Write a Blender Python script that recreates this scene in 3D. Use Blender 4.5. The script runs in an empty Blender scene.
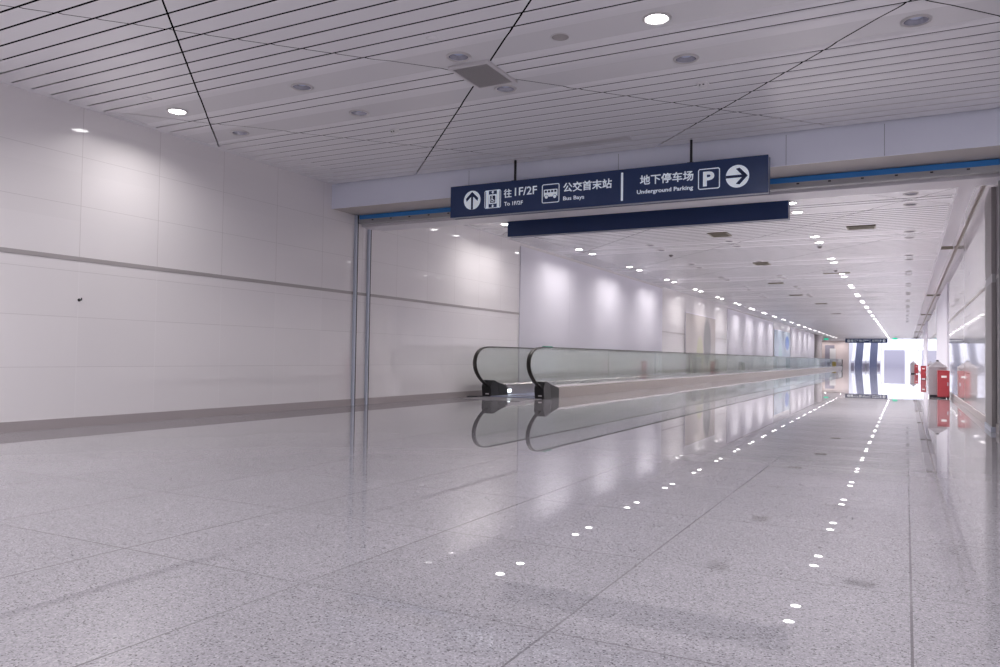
import bpy, math, random
from mathutils import Vector, Matrix
random.seed(7)
S = bpy.context.scene
COL = S.collection
PI = math.pi

# ------------------------------------------------------------------ frame of the place
CAM_H = 0.80          # camera height
XL, XR = -7.55, 0.93  # passage walls
ZC = 3.30             # underside of the ceiling
Y_END = 95.0          # end of the passage ceiling
TILE = 0.935

# ------------------------------------------------------------------ materials
def new_mat(name):
    m = bpy.data.materials.new(name); m.use_nodes = True
    nt = m.node_tree
    b = nt.nodes['Principled BSDF']
    return m, nt, b

def mat(name, col, rough=0.5, metal=0.0, spec=0.5, coat=0.0, noise=0.0, nscale=8.0):
    m, nt, b = new_mat(name)
    b.inputs['Base Color'].default_value = (*col, 1)
    b.inputs['Roughness'].default_value = rough
    b.inputs['Metallic'].default_value = metal
    b.inputs['Specular IOR Level'].default_value = spec
    b.inputs['Coat Weight'].default_value = coat
    b.inputs['Coat Roughness'].default_value = 0.06
    if noise > 0:
        tc = nt.nodes.new('ShaderNodeNewGeometry')
        n = nt.nodes.new('ShaderNodeTexNoise'); n.inputs['Scale'].default_value = nscale
        n.inputs['Detail'].default_value = 4
        nt.links.new(tc.outputs['Position'], n.inputs['Vector'])
        mr = nt.nodes.new('ShaderNodeMapRange')
        mr.inputs['To Min'].default_value = max(0, rough - noise)
        mr.inputs['To Max'].default_value = rough + noise
        nt.links.new(n.outputs['Fac'], mr.inputs['Value'])
        nt.links.new(mr.outputs['Result'], b.inputs['Roughness'])
    return m

def emit(name, col, strength):
    m, nt, b = new_mat(name)
    b.inputs['Base Color'].default_value = (*col, 1)
    b.inputs['Emission Color'].default_value = (*col, 1)
    b.inputs['Emission Strength'].default_value = strength
    b.inputs['Roughness'].default_value = 0.4
    return m

def math_node(nt, op, a, b=None, c=None):
    n = nt.nodes.new('ShaderNodeMath'); n.operation = op
    for i, v in enumerate((a, b, c)):
        if v is None: continue
        if isinstance(v, (int, float)): n.inputs[i].default_value = v
        else: nt.links.new(v, n.inputs[i])
    return n.outputs[0]

def line_mask(nt, coord, pitch, offset, half):
    """1 on the joint lines coord = offset + k*pitch"""
    a = math_node(nt, 'SUBTRACT', coord, offset - pitch / 2)
    a = math_node(nt, 'DIVIDE', a, pitch)
    a = math_node(nt, 'FRACT', a)
    a = math_node(nt, 'SUBTRACT', a, 0.5)
    a = math_node(nt, 'ABSOLUTE', a)
    return math_node(nt, 'LESS_THAN', a, half / pitch)

def cell_id(nt, coord, pitch, offset):
    a = math_node(nt, 'SUBTRACT', coord, offset)
    a = math_node(nt, 'DIVIDE', a, pitch)
    return math_node(nt, 'FLOOR', a)

def mix_col(nt, fac, a, b):
    n = nt.nodes.new('ShaderNodeMix'); n.data_type = 'RGBA'
    for sock, v in ((n.inputs[0], fac), (n.inputs[6], a), (n.inputs[7], b)):
        if isinstance(v, (int, float)): sock.default_value = v
        elif isinstance(v, tuple): sock.default_value = (*v, 1)
        else: nt.links.new(v, sock)
    return n.outputs[2]

def floor_material():
    m, nt, b = new_mat('polished_speckled_granite')
    g = nt.nodes.new('ShaderNodeNewGeometry')
    sep = nt.nodes.new('ShaderNodeSeparateXYZ'); nt.links.new(g.outputs['Position'], sep.inputs[0])
    X, Y = sep.outputs[0], sep.outputs[1]
    # per-tile random tone and tilt
    ix = cell_id(nt, X, TILE, 0.015); iy = cell_id(nt, Y, TILE, 0.213)
    cmb = nt.nodes.new('ShaderNodeCombineXYZ'); nt.links.new(ix, cmb.inputs[0]); nt.links.new(iy, cmb.inputs[1])
    wn = nt.nodes.new('ShaderNodeTexWhiteNoise'); wn.noise_dimensions = '2D'; nt.links.new(cmb.outputs[0], wn.inputs['Vector'])
    # granite grains
    v1 = nt.nodes.new('ShaderNodeTexVoronoi'); v1.inputs['Scale'].default_value = 205
    nt.links.new(g.outputs['Position'], v1.inputs['Vector'])
    sv = nt.nodes.new('ShaderNodeSeparateColor'); nt.links.new(v1.outputs['Color'], sv.inputs[0])
    ramp = nt.nodes.new('ShaderNodeValToRGB')
    e = ramp.color_ramp; e.interpolation = 'CONSTANT'
    e.elements[0].position = 0.0; e.elements[0].color = (0.125, 0.118, 0.127, 1)
    e.elements[1].position = 0.055; e.elements[1].color = (0.255, 0.245, 0.265, 1)
    for p, c in ((0.20, (0.325, 0.315, 0.338, 1)), (0.58, (0.365, 0.353, 0.378, 1)), (0.88, (0.445, 0.43, 0.46, 1))):
        x = e.elements.new(p); x.color = c
    nt.links.new(sv.outputs[0], ramp.inputs[0])
    n2 = nt.nodes.new('ShaderNodeTexNoise'); n2.inputs['Scale'].default_value = 1.3; n2.inputs['Detail'].default_value = 5
    nt.links.new(g.outputs['Position'], n2.inputs['Vector'])
    mr = nt.nodes.new('ShaderNodeMapRange'); mr.inputs['To Min'].default_value = 0.90; mr.inputs['To Max'].default_value = 1.08
    nt.links.new(n2.outputs['Fac'], mr.inputs['Value'])
    tone = math_node(nt, 'MULTIPLY_ADD', wn.outputs['Value'], 0.07, 0.965)
    tone = math_node(nt, 'MULTIPLY', tone, mr.outputs['Result'])
    hs = nt.nodes.new('ShaderNodeVectorMath'); hs.operation = 'SCALE'
    nt.links.new(ramp.outputs[0], hs.inputs[0]); nt.links.new(tone, hs.inputs['Scale'])
    # joints
    l1 = line_mask(nt, X, TILE, 0.015, 0.0038)
    l2 = line_mask(nt, Y, TILE, 0.213, 0.0030)
    jn = nt.nodes.new('ShaderNodeTexNoise'); jn.inputs['Scale'].default_value = 0.7
    nt.links.new(g.outputs['Position'], jn.inputs['Vector'])
    jv = nt.nodes.new('ShaderNodeMapRange'); jv.inputs['From Min'].default_value = 0.38; jv.inputs['From Max'].default_value = 0.6
    jv.inputs['To Min'].default_value = 0.4; jv.inputs['To Max'].default_value = 0.9
    nt.links.new(jn.outputs['Fac'], jv.inputs['Value'])
    j = math_node(nt, 'MULTIPLY', math_node(nt, 'MAXIMUM', l1, l2), jv.outputs['Result'])
    col = mix_col(nt, j, hs.outputs[0], (0.13, 0.12, 0.13))
    nt.links.new(col, b.inputs['Base Color'])
    rn = nt.nodes.new('ShaderNodeMapRange'); rn.inputs['To Min'].default_value = 0.004; rn.inputs['To Max'].default_value = 0.012
    nt.links.new(n2.outputs['Fac'], rn.inputs['Value'])
    nt.links.new(rn.outputs['Result'], b.inputs['Roughness'])
    b.inputs['IOR'].default_value = 1.47
    # tile surfaces are very slightly out of true, which makes far reflections waver
    bn = nt.nodes.new('ShaderNodeTexNoise'); bn.inputs['Scale'].default_value = 1.1; bn.inputs['Detail'].default_value = 2
    nt.links.new(g.outputs['Position'], bn.inputs['Vector'])
    bp = nt.nodes.new('ShaderNodeBump'); bp.inputs['Strength'].default_value = 0.005; bp.inputs['Distance'].default_value = 0.02
    nt.links.new(bn.outputs['Fac'], bp.inputs['Height'])
    nt.links.new(bp.outputs[0], b.inputs['Normal'])
    return m

def wall_material(name, base, y_off):
    """glossy enamel cladding panels with thin joints"""
    m, nt, b = new_mat(name)
    g = nt.nodes.new('ShaderNodeNewGeometry')
    sep = nt.nodes.new('ShaderNodeSeparateXYZ'); nt.links.new(g.outputs['Position'], sep.inputs[0])
    Y, Z = sep.outputs[1], sep.outputs[2]
    iy = cell_id(nt, Y, 0.9345, y_off); iz = cell_id(nt, Z, 0.5, 0.12)
    cmb = nt.nodes.new('ShaderNodeCombineXYZ'); nt.links.new(iy, cmb.inputs[0]); nt.links.new(iz, cmb.inputs[1])
    wn = nt.nodes.new('ShaderNodeTexWhiteNoise'); wn.noise_dimensions = '2D'; nt.links.new(cmb.outputs[0], wn.inputs['Vector'])
    tone = math_node(nt, 'MULTIPLY_ADD', wn.outputs['Value'], 0.035, 0.975)
    sc = nt.nodes.new('ShaderNodeVectorMath'); sc.operation = 'SCALE'
    sc.inputs[0].default_value = base; nt.links.new(tone, sc.inputs['Scale'])
    vert = line_mask(nt, Y, 0.9345, y_off, 0.0035)
    hor = None
    for z in (0.62, 1.13, 1.60, 2.28, 2.79):
        d = math_node(nt, 'ABSOLUTE', math_node(nt, 'SUBTRACT', Z, z))
        k = math_node(nt, 'LESS_THAN', d, 0.0028)
        hor = k if hor is None else math_node(nt, 'MAXIMUM', hor, k)
    c = mix_col(nt, math_node(nt, 'MULTIPLY', hor, 0.28), sc.outputs[0], (0.30, 0.27, 0.27))
    up = math_node(nt, 'GREATER_THAN', Z, 1.73)
    vc = mix_col(nt, up, (0.88, 0.86, 0.87), (0.52, 0.48, 0.48))  # pale joints below the strip: highlight painted into the colour
    c = mix_col(nt, math_node(nt, 'MULTIPLY', vert, 0.55), c, vc)
    nt.links.new(c, b.inputs['Base Color'])
    b.inputs['Roughness'].default_value = 0.30
    b.inputs['Specular IOR Level'].default_value = 0.35
    b.inputs['Coat Weight'].default_value = 1.0
    b.inputs['Coat Roughness'].default_value = 0.03
    return m

def step_material():
    m, nt, b = new_mat('grooved_step_metal')
    g = nt.nodes.new('ShaderNodeNewGeometry')
    sep = nt.nodes.new('ShaderNodeSeparateXYZ'); nt.links.new(g.outputs['Position'], sep.inputs[0])
    l = line_mask(nt, sep.outputs[0], 0.012, 0, 0.003)
    c = mix_col(nt, l, (0.33, 0.36, 0.50), (0.16, 0.17, 0.25))
    nt.links.new(c, b.inputs['Base Color']); b.inputs['Roughness'].default_value = 0.45; b.inputs['Metallic'].default_value = 0.3
    return m

def perforated_material(name, a, d, pitch, half):
    m, nt, b = new_mat(name)
    g = nt.nodes.new('ShaderNodeNewGeometry')
    sep = nt.nodes.new('ShaderNodeSeparateXYZ'); nt.links.new(g.outputs['Position'], sep.inputs[0])
    l = line_mask(nt, sep.outputs[1], pitch, 0, half)
    c = mix_col(nt, l, a, d)
    nt.links.new(c, b.inputs['Base Color']); b.inputs['Roughness'].default_value = 0.5
    return m

def glass_material(name, tint, refl):
    m = bpy.data.materials.new(name); m.use_nodes = True
    nt = m.node_tree; nt.nodes.clear()
    out = nt.nodes.new('ShaderNodeOutputMaterial')
    t = nt.nodes.new('ShaderNodeBsdfTransparent'); t.inputs[0].default_value = (*tint, 1)
    gl = nt.nodes.new('ShaderNodeBsdfGlossy'); gl.inputs['Roughness'].default_value = 0.03
    gl.inputs[0].default_value = (0.95, 1.0, 0.97, 1)
    fr = nt.nodes.new('ShaderNodeFresnel'); fr.inputs[0].default_value = 1.45
    f = math_node(nt, 'MULTIPLY', fr.outputs[0], refl)
    mx = nt.nodes.new('ShaderNodeMixShader')
    nt.links.new(f, mx.inputs[0]); nt.links.new(t.outputs[0], mx.inputs[1]); nt.links.new(gl.outputs[0], mx.inputs[2])
    nt.links.new(mx.outputs[0], out.inputs[0])
    return m

def poster_material(name, paper, blob, streak, y0, y1, z0, z1, by, bz, bw, bh, sy):
    """printed sheet: pale ground, one soft upright grey blob and a yellow-green streak"""
    m, nt, b = new_mat(name)
    g = nt.nodes.new('ShaderNodeNewGeometry')
    sep = nt.nodes.new('ShaderNodeSeparateXYZ'); nt.links.new(g.outputs['Position'], sep.inputs[0])
    Y, Z = sep.outputs[1], sep.outputs[2]
    def ell(cy, cz, w, h):
        a = math_node(nt, 'DIVIDE', math_node(nt, 'SUBTRACT', Y, cy), w)
        c = math_node(nt, 'DIVIDE', math_node(nt, 'SUBTRACT', Z, cz), h)
        d = math_node(nt, 'ADD', math_node(nt, 'MULTIPLY', a, a), math_node(nt, 'MULTIPLY', c, c))
        mr = nt.nodes.new('ShaderNodeMapRange'); mr.inputs['From Min'].default_value = 0.55; mr.inputs['From Max'].default_value = 1.1
        mr.inputs['To Min'].default_value = 1; mr.inputs['To Max'].default_value = 0
        nt.links.new(d, mr.inputs['Value'])
        return mr.outputs['Result']
    c = mix_col(nt, math_node(nt, 'MULTIPLY', ell(sy, (z0 + z1) / 2 - 0.35, bw * 0.9, (z1 - z0) * 0.33), 0.7), paper, streak)
    c = mix_col(nt, ell(by, bz, bw, bh), c, blob)
    nt.links.new(c, b.inputs['Base Color']); b.inputs['Roughness'].default_value = 0.25
    return m

M = {}
M['floor'] = floor_material()
M['wall'] = wall_material('cream_enamel_panels_main', (0.81, 0.785, 0.795), 0.341)
M['plaster'] = mat('off_white_plaster', (0.66, 0.63, 0.64), 0.6)
M['slat'] = mat('white_aluminium_slat', (0.87, 0.86, 0.89), 0.26)
M['infill'] = mat('grey_white_infill_strip', (0.76, 0.75, 0.775), 0.26)
M['plenum'] = mat('black_plenum', (0.006, 0.006, 0.007), 0.9, spec=0.0)
M['beam'] = mat('blue_white_beam_panel', (0.80, 0.83, 0.95), 0.4)
M['soffit'] = mat('warm_grey_soffit', (0.55, 0.51, 0.49), 0.5)
M['brown'] = mat('brown_metal_reveal', (0.30, 0.26, 0.22), 0.5)
M['header'] = mat('white_header_panel', (0.80, 0.78, 0.82), 0.35)
M['base'] = mat('taupe_baseboard', (0.42, 0.38, 0.385), 0.35, 0.15)
M['strip'] = mat('grey_metal_reveal', (0.40, 0.375, 0.375), 0.4, 0.1)
M['navy'] = mat('navy_sign_enamel', (0.022, 0.046, 0.135), 0.33, spec=0.4)
M['navy_dark'] = mat('navy_sign_cut', (0.013, 0.026, 0.085), 0.4, spec=0.3)
M['sign_white'] = emit('white_sign_film', (0.78, 0.86, 0.95), 0.22)  # faint glow added to brighten the lettering and symbols
M['sign_side'] = mat('grey_sign_side', (0.33, 0.35, 0.42), 0.4, 0.2)
M['black_metal'] = mat('black_rod', (0.03, 0.03, 0.035), 0.4, 0.5)
M['blue_film'] = mat('blue_protective_film', (0.04, 0.25, 0.66), 0.35)
M['steel'] = mat('brushed_steel', (0.52, 0.56, 0.66), 0.35, 0.15)
M['steel_dark'] = mat('dark_steel', (0.40, 0.40, 0.42), 0.4, 0.2)
M['plate'] = mat('ribbed_floor_plate', (0.27, 0.255, 0.275), 0.3, 0.3)
M['bin_steel'] = mat('satin_bin_steel', (0.45, 0.43, 0.46), 0.35, 0.6)
M['slot'] = mat('dark_slot', (0.02, 0.02, 0.03), 0.6)
M['grey_metal'] = mat('grey_painted_metal', (0.27, 0.255, 0.26), 0.45)
M['board'] = mat('matte_white_board', (0.74, 0.73, 0.80), 0.45, spec=0.3)
M['board_edge'] = mat('pale_board_edge', (0.60, 0.58, 0.66), 0.4)
M['rubber'] = mat('black_handrail_rubber', (0.022, 0.019, 0.016), 0.35)
M['newel'] = mat('black_newel_plastic', (0.018, 0.018, 0.02), 0.4)
M['newel_side'] = mat('dark_grey_newel_side', (0.022, 0.022, 0.024), 0.55)
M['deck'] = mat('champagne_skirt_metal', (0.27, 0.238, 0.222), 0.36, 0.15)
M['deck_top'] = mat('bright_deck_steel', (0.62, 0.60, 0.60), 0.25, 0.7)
M['pallet'] = step_material()
M['glass'] = glass_material('balustrade_glass', (0.872, 0.882, 0.874), 0.22)
M['glass_edge'] = mat('green_glass_edge', (0.30, 0.40, 0.37), 0.2)
M['clear_glass'] = glass_material('clear_edge_glass', (0.95, 0.97, 0.97), 0.5)
M['led'] = emit('cool_white_led', (0.8, 0.92, 1.0), 8.0)
M['lamp'] = emit('lit_lamp_lens', (1.0, 0.97, 0.98), 16.0)
M['lamp_off'] = mat('unlit_lamp_lens', (0.62, 0.68, 0.88), 0.22, 0.1)
M['cup'] = mat('lamp_reflector', (0.60, 0.60, 0.66), 0.22, 0.7)
M['ring'] = mat('lamp_trim_ring', (0.56, 0.54, 0.545), 0.35, 0.0)
M['grille'] = mat('grey_louvre', (0.38, 0.365, 0.37), 0.5)
M['bronze'] = perforated_material('bronze_louvre', (0.19, 0.17, 0.13), (0.24, 0.22, 0.17), 0.05, 0.008)
M['frame_white'] = mat('white_grille_frame', (0.62, 0.60, 0.62), 0.4)
M['speaker'] = mat('grey_speaker_mesh', (0.40, 0.375, 0.375), 0.6)
M['detector'] = mat('white_detector_plastic', (0.80, 0.79, 0.80), 0.4)
M['sensor_grey'] = mat('grey_sensor_plastic', (0.25, 0.23, 0.24), 0.5)
M['red'] = mat('red_cabinet_enamel', (0.36, 0.040, 0.052), 0.35)
M['label_white'] = mat('white_label', (0.80, 0.78, 0.78), 0.5)
M['exit_green'] = emit('green_exit_sign', (0.02, 0.55, 0.33), 0.7)
M['yellow'] = mat('yellow_plastic', (0.72, 0.52, 0.03), 0.5)
M['beige'] = mat('beige_wall_panel', (0.62, 0.53, 0.52), 0.4)
M['daylight'] = emit('daylight_glazing', (0.93, 0.94, 1.0), 0.72)
M['esc_white'] = mat('white_escalator_side', (0.86, 0.86, 0.92), 0.4)
M['far_grey'] = mat('grey_stone_panel', (0.62, 0.60, 0.70), 0.35)
M['door_grey'] = mat('grey_door', (0.28, 0.26, 0.32), 0.4)
M['tan'] = mat('tan_column', (0.70, 0.66, 0.68), 0.35)
M['poster1'] = poster_material('pale_printed_sheet', (0.60, 0.555, 0.53), (0.30, 0.30, 0.30), (0.58, 0.59, 0.36),
                               29.6, 34.9, 0, 2.55, 33.3, 1.55, 0.75, 1.1, 32.0)
M['poster2'] = poster_material('blue_printed_sheet', (0.45, 0.55, 0.66), (0.10, 0.20, 0.52), (0.42, 0.62, 0.62),
                               52.2, 60.0, 0, 2.75, 58.3, 2.0, 1.1, 0.55, 55.0)
M['sticker'] = mat('green_handrail_sticker', (0.02, 0.30, 0.20), 0.4)
M['bluewhite'] = mat('blue_white_cabinet', (0.72, 0.73, 0.84), 0.4)

# ------------------------------------------------------------------ mesh helpers
class G:
    def __init__(s): s.v, s.f, s.m, s.sm = [], [], [], []
    def face(s, pts, mi=0, smooth=False):
        n = len(s.v); s.v += [tuple(p) for p in pts]
        s.f.append(tuple(range(n, n + len(pts)))); s.m.append(mi); s.sm.append(smooth)
    def raw(s, vs, fs, mi=0, smooth=False):
        n = len(s.v); s.v += [tuple(p) for p in vs]
        for f in fs:
            s.f.append(tuple(i + n for i in f)); s.m.append(mi); s.sm.append(smooth)
    def box(s, a, b, mi=0, bev=0.0):
        (x0, y0, z0), (x1, y1, z1) = a, b
        if bev <= 0:
            v = [(x0,y0,z0),(x1,y0,z0),(x1,y1,z0),(x0,y1,z0),(x0,y0,z1),(x1,y0,z1),(x1,y1,z1),(x0,y1,z1)]
            s.raw(v, [(0,3,2,1),(4,5,6,7),(0,1,5,4),(1,2,6,5),(2,3,7,6),(3,0,4,7)], mi)
            return
        # bevelled box: each corner gives three vertices
        e = bev; v = []
        idx = {}
        for i, x in enumerate((x0, x1)):
            for j, y in enumerate((y0, y1)):
                for k, z in enumerate((z0, z1)):
                    sx, sy, sz = (e, -e)[i], (e, -e)[j], (e, -e)[k]
                    idx[i, j, k] = len(v)
                    v += [(x, y + sy, z + sz), (x + sx, y, z + sz), (x + sx, y + sy, z)]
        X = lambda i, j, k: idx[i, j, k]; Yv = lambda i, j, k: idx[i, j, k] + 1; Z = lambda i, j, k: idx[i, j, k] + 2
        f = []
        f += [(X(0,0,0),X(0,0,1),X(0,1,1),X(0,1,0)), (X(1,0,0),X(1,1,0),X(1,1,1),X(1,0,1))]
        f += [(Yv(0,0,0),Yv(1,0,0),Yv(1,0,1),Yv(0,0,1)), (Yv(0,1,0),Yv(0,1,1),Yv(1,1,1),Yv(1,1,0))]
        f += [(Z(0,0,0),Z(0,1,0),Z(1,1,0),Z(1,0,0)), (Z(0,0,1),Z(1,0,1),Z(1,1,1),Z(0,1,1))]
        for a_ in (0, 1):
            for b_ in (0, 1):
                f.append((X(a_,b_,0),X(a_,b_,1),Yv(a_,b_,1),Yv(a_,b_,0)))
                f.append((X(a_,0,b_),X(a_,1,b_),Z(a_,1,b_),Z(a_,0,b_)))
                f.append((Yv(0,a_,b_),Yv(1,a_,b_),Z(1,a_,b_),Z(0,a_,b_)))
        for c in idx.values(): f.append((c, c + 1, c + 2))
        s.raw(v, f, mi)
    def ring(s, rings, mi=0, smooth=True, cap0=False, cap1=False):
        """loft equal-length rings"""
        n = len(rings[0]); vs = [p for r in rings for p in r]; fs = []
        for a in range(len(rings) - 1):
            for i in range(n):
                j = (i + 1) % n
                fs.append((a*n + i, a*n + j, (a+1)*n + j, (a+1)*n + i))
        if cap0: fs.append(tuple(range(n - 1, -1, -1)))
        if cap1: fs.append(tuple((len(rings)-1)*n + i for i in range(n)))
        s.raw(vs, fs, mi, smooth)
    def lathe(s, prof, c=(0,0,0), n=24, mi=0, cap0=False, cap1=False, smooth=True):
        rings = [[(c[0] + r*math.cos(2*PI*i/n), c[1] + r*math.sin(2*PI*i/n), c[2] + z) for i in range(n)] for r, z in prof]
        s.ring(rings, mi, smooth, cap0, cap1)
    def prism(s, poly, axis, a, b, mi=0):
        """extrude a 2-D polygon along an axis from a to b; poly in the other two coordinates in xyz order"""
        def P(p, t):
            if axis == 0: return (t, p[0], p[1])
            if axis == 1: return (p[0], t, p[1])
            return (p[0], p[1], t)
        n = len(poly); v = [P(p, a) for p in poly] + [P(p, b) for p in poly]
        f = [tuple(range(n)), tuple(range(2*n - 1, n - 1, -1))] + [(i, n + i, n + (i+1) % n, (i+1) % n) for i in range(n)]
        s.raw(v, f, mi)
    def build(s, name, mats, parent=None, loc=None):
        me = bpy.data.meshes.new(name)
        me.from_pydata(s.v, [], s.f)
        if not isinstance(mats, (list, tuple)): mats = [mats]
        for mt in mats: me.materials.append(mt)
        me.polygons.foreach_set('material_index', s.m)
        me.polygons.foreach_set('use_smooth', s.sm)
        me.update()
        import bmesh
        bm = bmesh.new(); bm.from_mesh(me)
        bmesh.ops.remove_doubles(bm, verts=bm.verts, dist=1e-6)
        bmesh.ops.recalc_face_normals(bm, faces=bm.faces)
        bm.to_mesh(me); bm.free()
        o = bpy.data.objects.new(name, me); COL.objects.link(o)
        if parent: o.parent = parent
        if loc: o.location = loc
        return o

def tag(o, label, cat, group=None):
    o['label'] = label; o['category'] = cat
    if group: o['group'] = group
    return o
def thing(name, label, cat, loc=(0,0,0), group=None, rz=0):
    o = bpy.data.objects.new(name, None); COL.objects.link(o)
    o.empty_display_size = 0.1
    o.location = loc; o.rotation_euler = (0, 0, rz)
    return tag(o, label, cat, group)
def struct(o):
    o['kind'] = 'structure'; return o
def kids(o): return [c for c in bpy.data.objects if c.parent == o]
def copy_tree(src, children, loc):
    """copy a thing, its parts and their sub-parts; children: {name: [children objects]}"""
    r = src.copy(); COL.objects.link(r); r.location = loc
    for ch in children.get(src.name, []):
        c = ch.copy(); COL.objects.link(c); c.parent = r
        for g in children.get(ch.name, []):
            d = g.copy(); COL.objects.link(d); d.parent = c
    return r
def child_map():
    m = {}
    for o in bpy.data.objects:
        if o.parent: m.setdefault(o.parent.name, []).append(o)
    return m
ORD = ['first','second','third','fourth','fifth','sixth','seventh','eighth','ninth','tenth','eleventh','twelfth','thirteenth','fourteenth',
       'fifteenth','sixteenth','seventeenth','eighteenth','nineteenth','twentieth','twenty-first','twenty-second','twenty-third','twenty-fourth',
       'twenty-fifth','twenty-sixth','twenty-seventh','twenty-eighth']

# ------------------------------------------------------------------ room shell
HALL_BACK, HALL_RIGHT = -5.0, 5.0
BEAM_Y0, BEAM_Y1 = 8.93, 9.50
g = G(); g.box((-15, HALL_BACK - 0.2, -0.12), (HALL_RIGHT + 0.2, 138, 0.0)); struct(g.build('floor', M['floor']))
g = G(); g.box((XL - 0.25, HALL_BACK, 0), (XL, 77.0, 3.6)); struct(g.build('wall_left', M['wall']))
g = G(); g.box((XR, 9.9, 0), (XR + 0.25, 112.0, 3.6)); struct(g.build('wall_right', M['wall']))
g = G(); g.box((XL, HALL_BACK - 0.2, 0), (HALL_RIGHT, HALL_BACK, 3.6)); struct(g.build('wall_back', M['wall']))
g = G(); g.box((HALL_RIGHT, HALL_BACK, 0), (HALL_RIGHT + 0.2, 9.9, 3.6)); struct(g.build('wall_hall_right', M['wall']))
g = G(); g.box((XR + 0.02, 9.42, 0), (HALL_RIGHT, 9.9, 3.6)); struct(g.build('wall_front_right', M['wall']))

# left wall: metal reveal strip, baseboard
g = G(); g.box((XL - 0.005, HALL_BACK, 1.708), (XL + 0.006, 77, 1.752)); struct(g.build('trim_1', M['strip']))
g = G(); g.box((XR - 0.006, 9.9, 1.775), (XR + 0.005, 112, 1.815)); struct(g.build('trim_2', M['strip']))
g = G(); g.box((XL - 0.01, HALL_BACK, 0), (XL + 0.012, 77, 0.10)); struct(g.build('baseboard_left', M['base']))
g = G(); g.box((XR - 0.012, 9.9, 0), (XR + 0.01, 112, 0.10)); struct(g.build('baseboard_right', M['base']))

# ------------------------------------------------------------------ slatted ceiling
SL = 3.74 / 3.41            # slope of the diagonal expansion joints
PER = 3.74
LAMP_X = [-6.75, -5.045, -3.33, -1.63, 0.065, 1.76, 3.47]
LAMP_DY = 0.43
def yc(k): return 5.94 + PER * k
lamp_spots = {}             # (k, row, col) -> 'on' / 'off'
for k in (-2, -1):
    for r in (0, 1):
        for c in (0, 1, 3, 5, 6): lamp_spots[k, r, c] = 'on'  # unseen hall lamps; extra columns added to fill the hall with light
for r in (0, 1):
    for c in range(5): lamp_spots[0, r, c] = 'off'
lamp_spots[0, 0, 0] = lamp_spots[0, 0, 3] = 'on'
lamp_spots[0, 0, 5] = lamp_spots[0, 1, 5] = 'on'  # unseen right-hand pair, added for more hall light
KMAX = 23
for k in range(2, KMAX + 1):
    for r in (0, 1):
        lamp_spots[k, r, 0] = lamp_spots[k, r, 3] = 'on'
        if k <= 7: lamp_spots[k, r, 1] = lamp_spots[k, r, 2] = 'off'
        if k <= 13: lamp_spots[k, r, 4] = 'off'
def lamp_y(k, r): return yc(k) + (-LAMP_DY if r == 0 else LAMP_DY)

def clip(poly, nx, ny, c, keep_pos):
    """clip a convex polygon by nx*x + ny*y - c >= 0 (or <= 0)"""
    out = []
    sgn = 1 if keep_pos else -1
    d = [sgn * (nx * p[0] + ny * p[1] - c) for p in poly]
    for i in range(len(poly)):
        j = (i + 1) % len(poly)
        if d[i] >= 0: out.append(poly[i])
        if (d[i] > 0 > d[j]) or (d[i] < 0 < d[j]):
            t = d[i] / (d[i] - d[j])
            out.append((poly[i][0] + t * (poly[j][0] - poly[i][0]), poly[i][1] + t * (poly[j][1] - poly[i][1])))
    return out

def area(p):
    return abs(sum(p[i][0]*p[(i+1)%len(p)][1] - p[(i+1)%len(p)][0]*p[i][1] for i in range(len(p)))) / 2

LN = math.hypot(1, SL)
def split_joints(poly):
    polys = [poly]
    ys = [p[1] for p in poly]; xs = [p[0] for p in poly]
    # family A: y + SL x = 2.27 + PER n (wide joint), family B: y - SL x = 9.63 + PER n (narrow joint)
    for sgn, c0, half in ((1, 2.27, 0.0075), (-1, 9.63, 0.0062)):
        vals = [p[1] + sgn * SL * p[0] for p in poly]
        n0 = math.floor((min(vals) - c0) / PER); n1 = math.ceil((max(vals) - c0) / PER)
        for n in range(n0, n1 + 1):
            c = (c0 + PER * n) / LN
            nx, ny = sgn * SL / LN, 1 / LN
            new = []
            for q in polys:
                dd = [nx * p[0] + ny * p[1] - c for p in q]
                if min(dd) > half or max(dd) < -half:
                    new.append(q); continue
                for kp in (True, False):
                    r = clip(q, nx, ny, c + (half if kp else -half), kp)
                    if len(r) >= 3 and area(r) > 1e-5: new.append(r)
            polys = new
    return polys

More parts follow.
